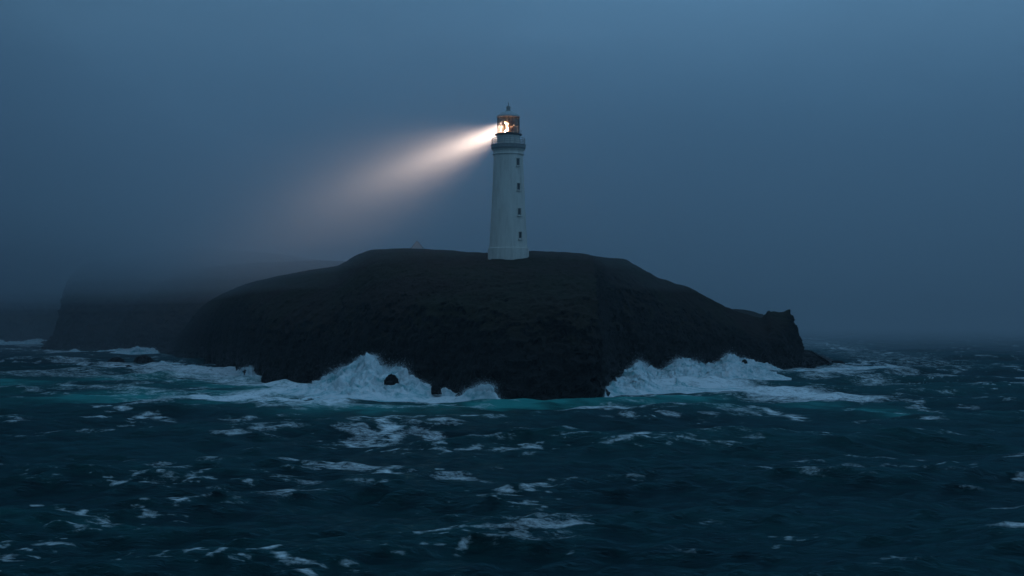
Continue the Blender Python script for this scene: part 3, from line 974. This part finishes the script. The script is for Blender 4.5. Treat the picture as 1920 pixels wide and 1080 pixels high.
# gallery rail
rail_r = R_G - 0.12
post = None
for k in range(20):
    a = 2 * math.pi * (k + 0.3) / 20
    o = cyl_between("rail_post", (rail_r * math.cos(a), rail_r * math.sin(a), z_gtop - 0.02), (rail_r * math.cos(a), rail_r * math.sin(a), z_gtop + 1.12), 0.035, M_TRIM, lh, 6, post)
    post = o.data
for hgt in (0.4, 0.75, 1.12):
    lathe("rail", [(rail_r - 0.025, z_gtop + hgt - 0.03), (rail_r + 0.025, z_gtop + hgt - 0.03), (rail_r + 0.025, z_gtop + hgt + 0.03), (rail_r - 0.025, z_gtop + hgt + 0.03), (rail_r - 0.025, z_gtop + hgt - 0.03)], M_TRIM, lh, 48)
# rail of the narrow catwalk
cat = None
for k in range(14):
    a = 2 * math.pi * (k + 0.1) / 14
    o = cyl_between("catwalk_post", ((R_C - 0.06) * math.cos(a), (R_C - 0.06) * math.sin(a), z_mur + 0.15), ((R_C - 0.06) * math.cos(a), (R_C - 0.06) * math.sin(a), z_mur + 1.0), 0.022, M_TRIM, lh, 6, cat)
    cat = o.data
# windows up the right-hand face
WA = math.radians(-90 + 39)
for wy_ in (306, 352, 399, 443):
    z = zz(wy_)
    t = (z - z_pl - 0.1) / (z_cor - z_pl - 0.1)
    rw = R_T + (R_B - R_T) * (1 - t) ** 1.25
    fr = box_mesh("window", 0.72, 0.30, 1.34)
    bm = bmesh.new()
    bm.from_mesh(fr)
    f = [q for q in bm.faces if q.normal.y < -0.9]
    ins = bmesh.ops.inset_region(bm, faces=f, thickness=0.09)
    bmesh.ops.translate(bm, verts=f[0].verts[:], vec=(0, 0.16, 0))
    bm.to_mesh(fr)
    bm.free()
    w_ = link("window", fr, M_WHITE, lh)
    w_.location = (rw * math.cos(WA), rw * math.sin(WA), z)
    w_.rotation_euler = (0, 0, WA + math.pi / 2)
    pn = link("pane", box_mesh("pane", 0.54, 0.02, 1.16), M_PANE, w_)
    pn.location = (0, -0.012, 0)
    gb = link("frame", box_mesh("frame", 0.05, 0.03, 1.15), M_TRIM, w_)
    gb.location = (0, -0.03, 0)
    sl = link("sill", box_mesh("sill", 0.90, 0.30, 0.12, 0.02), M_WHITE, w_)
    sl.location = (0, -0.12, -0.76)

# the optic: a drum of lenses round the lamp, with the lamp burning inside
zl = (gz0 + gz1) / 2
lathe("lens_pedestal", [(0.01, gz0 - 0.1), (0.75, gz0 - 0.1), (0.70, gz0 + 0.25), (0.55, gz0 + 0.45)], M_BRONZE, lh, 24)
optic = lathe("lens", [(0.55, gz0 + 0.45), (0.95, gz0 + 0.8), (1.08, zl - 0.3), (1.12, zl), (1.08, zl + 0.3), (0.95, gz1 - 0.9), (0.55, gz1 - 0.45)], M_LENS, lh, 16)
for k in range(8):
    a = 2 * math.pi * k / 8 + 0.2
    b = cyl_between("lens_frame", (1.10 * math.cos(a), 1.10 * math.sin(a), gz0 + 0.5), (1.10 * math.cos(a), 1.10 * math.sin(a), gz1 - 0.5), 0.04, M_BRONZE, optic, 6)


def blob(name, loc, sx, sy, sz, mat, parent):
    bm = bmesh.new()
    bmesh.ops.create_icosphere(bm, subdivisions=3, radius=1.0)
    bmesh.ops.scale(bm, vec=(sx, sy, sz), verts=bm.verts)
    me = bpy.data.meshes.new(name)
    bm.to_mesh(me)
    bm.free()
    for q in me.polygons:
        q.use_smooth = True
    o = link(name, me, mat, parent)
    o.location = loc
    return o


blob("lamp_spot", (-0.72, -0.55, zz(240)), 0.36, 0.22, 0.58, M_LAMP, lh)
blob("lamp_spot", (0.02, -0.70, zz(240)), 0.13, 0.10, 0.26, M_LAMP, lh)  # glowing bead added for a bright spot of the lens
blob("lamp_spot", (-0.12, -0.8, zz(233.5)), 0.11, 0.08, 0.11, M_LAMP, lh)  # sparkle of the lens, added as a glowing bead
blob("lamp_spot", (0.98, -0.7, zz(236)), 0.11, 0.08, 0.13, M_LAMP, lh)  # second lens sparkle, also an added glowing bead

# the beam: a collimated lamp inside the lantern, sweeping away to the left
BEAM = Vector((-0.386, 0.922, -0.030)).normalized()


def beam_lamp(name, energy, size, spread, col, off):
    ld = bpy.data.lights.new(name, 'AREA')
    ld.shape = 'DISK'
    ld.size = size
    ld.energy = energy
    ld.spread = math.radians(spread)
    ld.color = col
    lo = bpy.data.objects.new(name, ld)
    scene.collection.objects.link(lo)
    lo.parent = lh
    lo.location = Vector((0, 0, zz(241))) + BEAM * off
    lo.rotation_mode = 'QUATERNION'
    lo.rotation_quaternion = BEAM.to_track_quat('-Z', 'Y')
    return lo


beam_lamp("beam_lamp", 2050.0, 3.4, 9.5, (1.0, 0.86, 0.76), 1.2)
beam_lamp("beam_lamp", 5000.0, 3.1, 18.5, (1.0, 0.80, 0.70), 1.25)
beam_lamp("beam_lamp", 2600.0, 2.0, 27.0, (1.0, 0.76, 0.68), 1.15)
pl_ = bpy.data.lights.new("lamp_glow", 'POINT')
pl_.energy = 90.0
pl_.shadow_soft_size = 0.3
pl_.color = (1.0, 0.72, 0.50)
plo = bpy.data.objects.new("lamp_glow", pl_)
scene.collection.objects.link(plo)
plo.parent = lh
plo.location = (0, 0, zl - 0.1)

# ------------------------------------------------------------------ hut behind the ridge
hp = at(783, 469, 336.0)
hut = thing("hut", "small pale gabled hut showing faintly above the ridge left of the lighthouse", "hut", (hp.x, hp.y, hp.z - 2.6))
bm = bmesh.new()
hw, hl, hh, hr = 1.75, 2.4, 2.5, 4.55
vs = [bm.verts.new(v) for v in ((-hw, -hl, -2), (hw, -hl, -2), (hw, -hl, hh), (0, -hl, hr), (-hw, -hl, hh), (-hw, hl, -2), (hw, hl, -2), (hw, hl, hh), (0, hl, hr), (-hw, hl, hh))]
for f in ((0, 1, 2, 3, 4), (9, 8, 7, 6, 5), (1, 6, 7, 2), (5, 0, 4, 9)):
    bm.faces.new([vs[i] for i in f])
me = bpy.data.meshes.new("wall")
bm.to_mesh(me)
bm.free()
link("wall", me, M_ROOF, hut)
for s in (-1, 1):
    sl = math.hypot(hw, hr - hh)
    r_ = link("roof", box_mesh("roof", sl + 0.25, 2 * hl - 0.1, 0.1), M_SLATE, hut)
    r_.location = (s * (hw / 2 + 0.04), 0.02, (hh + hr) / 2 + 0.07)
    r_.rotation_euler = (0, s * math.atan2(hr - hh, hw), 0)

# ------------------------------------------------------------------ air
M_HAZE, N, L, out = new_mat("haze")
v = N.new("ShaderNodeVolumePrincipled")
v.inputs["Color"].default_value = (0.84, 0.91, 0.98, 1)
v.inputs["Density"].default_value = HAZE_DENSITY
v.inputs["Anisotropy"].default_value = 0.0
L.new(v.outputs[0], out.inputs["Volume"])
hz = link("haze", box_mesh("haze", 29000, 29000, 91), M_HAZE)
hz.location = (0, 0, 40.5)
hz["kind"] = "stuff"
hz["label"] = "thin sea fog lying over the water and headland"

# low cloud sitting on the headland behind the tower: it swallows the tops of the farther cliffs
for k_, (yf, zb, dens) in enumerate(((360.0, -3.5, 0.0010), (246.6, 17.0, 0.0012), (247.0, 21.0, 0.0014), (247.4, 25.5, 0.0019), (247.8, 31.0, 0.0026))):
    M_BANK = M_HAZE.copy()
    M_BANK.name = "low_cloud"
    for n_ in M_BANK.node_tree.nodes:
        if n_.type == 'PRINCIPLED_VOLUME':
            n_.inputs["Density"].default_value = dens
    fb = link("haze", box_mesh("haze", 25000 - 20 * k_, 12000, 85 - zb - 0.1 * k_), M_BANK)
    fb.location = (0, yf + 6000, (85 - 0.1 * k_ + zb) / 2)
    fb["kind"] = "stuff"
    fb["label"] = "low cloud hanging behind the lighthouse over the farther headlands"

# absorbing fog layers added to darken the left side
for k_, (xr, zb, dens) in enumerate(((-104.0, 14.5, 0.0006), (-104.4, 20.0, 0.0013), (-104.8, 26.5, 0.0032))):
    M_MURK = M_HAZE.copy()
    M_MURK.name = "darkening_fog"
    for n_ in M_MURK.node_tree.nodes:
        if n_.type == 'PRINCIPLED_VOLUME':
            n_.inputs["Density"].default_value = dens
            n_.inputs["Color"].default_value = (0.36, 0.42, 0.50, 1)
    mk = link("haze", box_mesh("haze", 8000 - 10 * k_, 9000, 84.3 - 0.1 * k_ - zb), M_MURK)
    mk.location = (xr - 4000, 292 + 0.4 * k_ + 4500, (84.3 - 0.1 * k_ + zb) / 2)
    mk["kind"] = "stuff"
    mk["label"] = "dark absorbing fog added to dim the air over the left hand cliffs"

# sea mist along the horizon to the right
M_MIST = M_HAZE.copy()
M_MIST.name = "sea_mist"
for n_ in M_MIST.node_tree.nodes:
    if n_.type == 'PRINCIPLED_VOLUME':
        n_.inputs["Density"].default_value = 0.0012
ms = link("haze", box_mesh("haze", 9000, 9000, 33.6), M_MIST)
ms.location = (95 + 4500, 470 + 4500, -3.3 + 16.8)
ms["kind"] = "stuff"
ms["label"] = "sea mist hiding the horizon to the right of the headland"
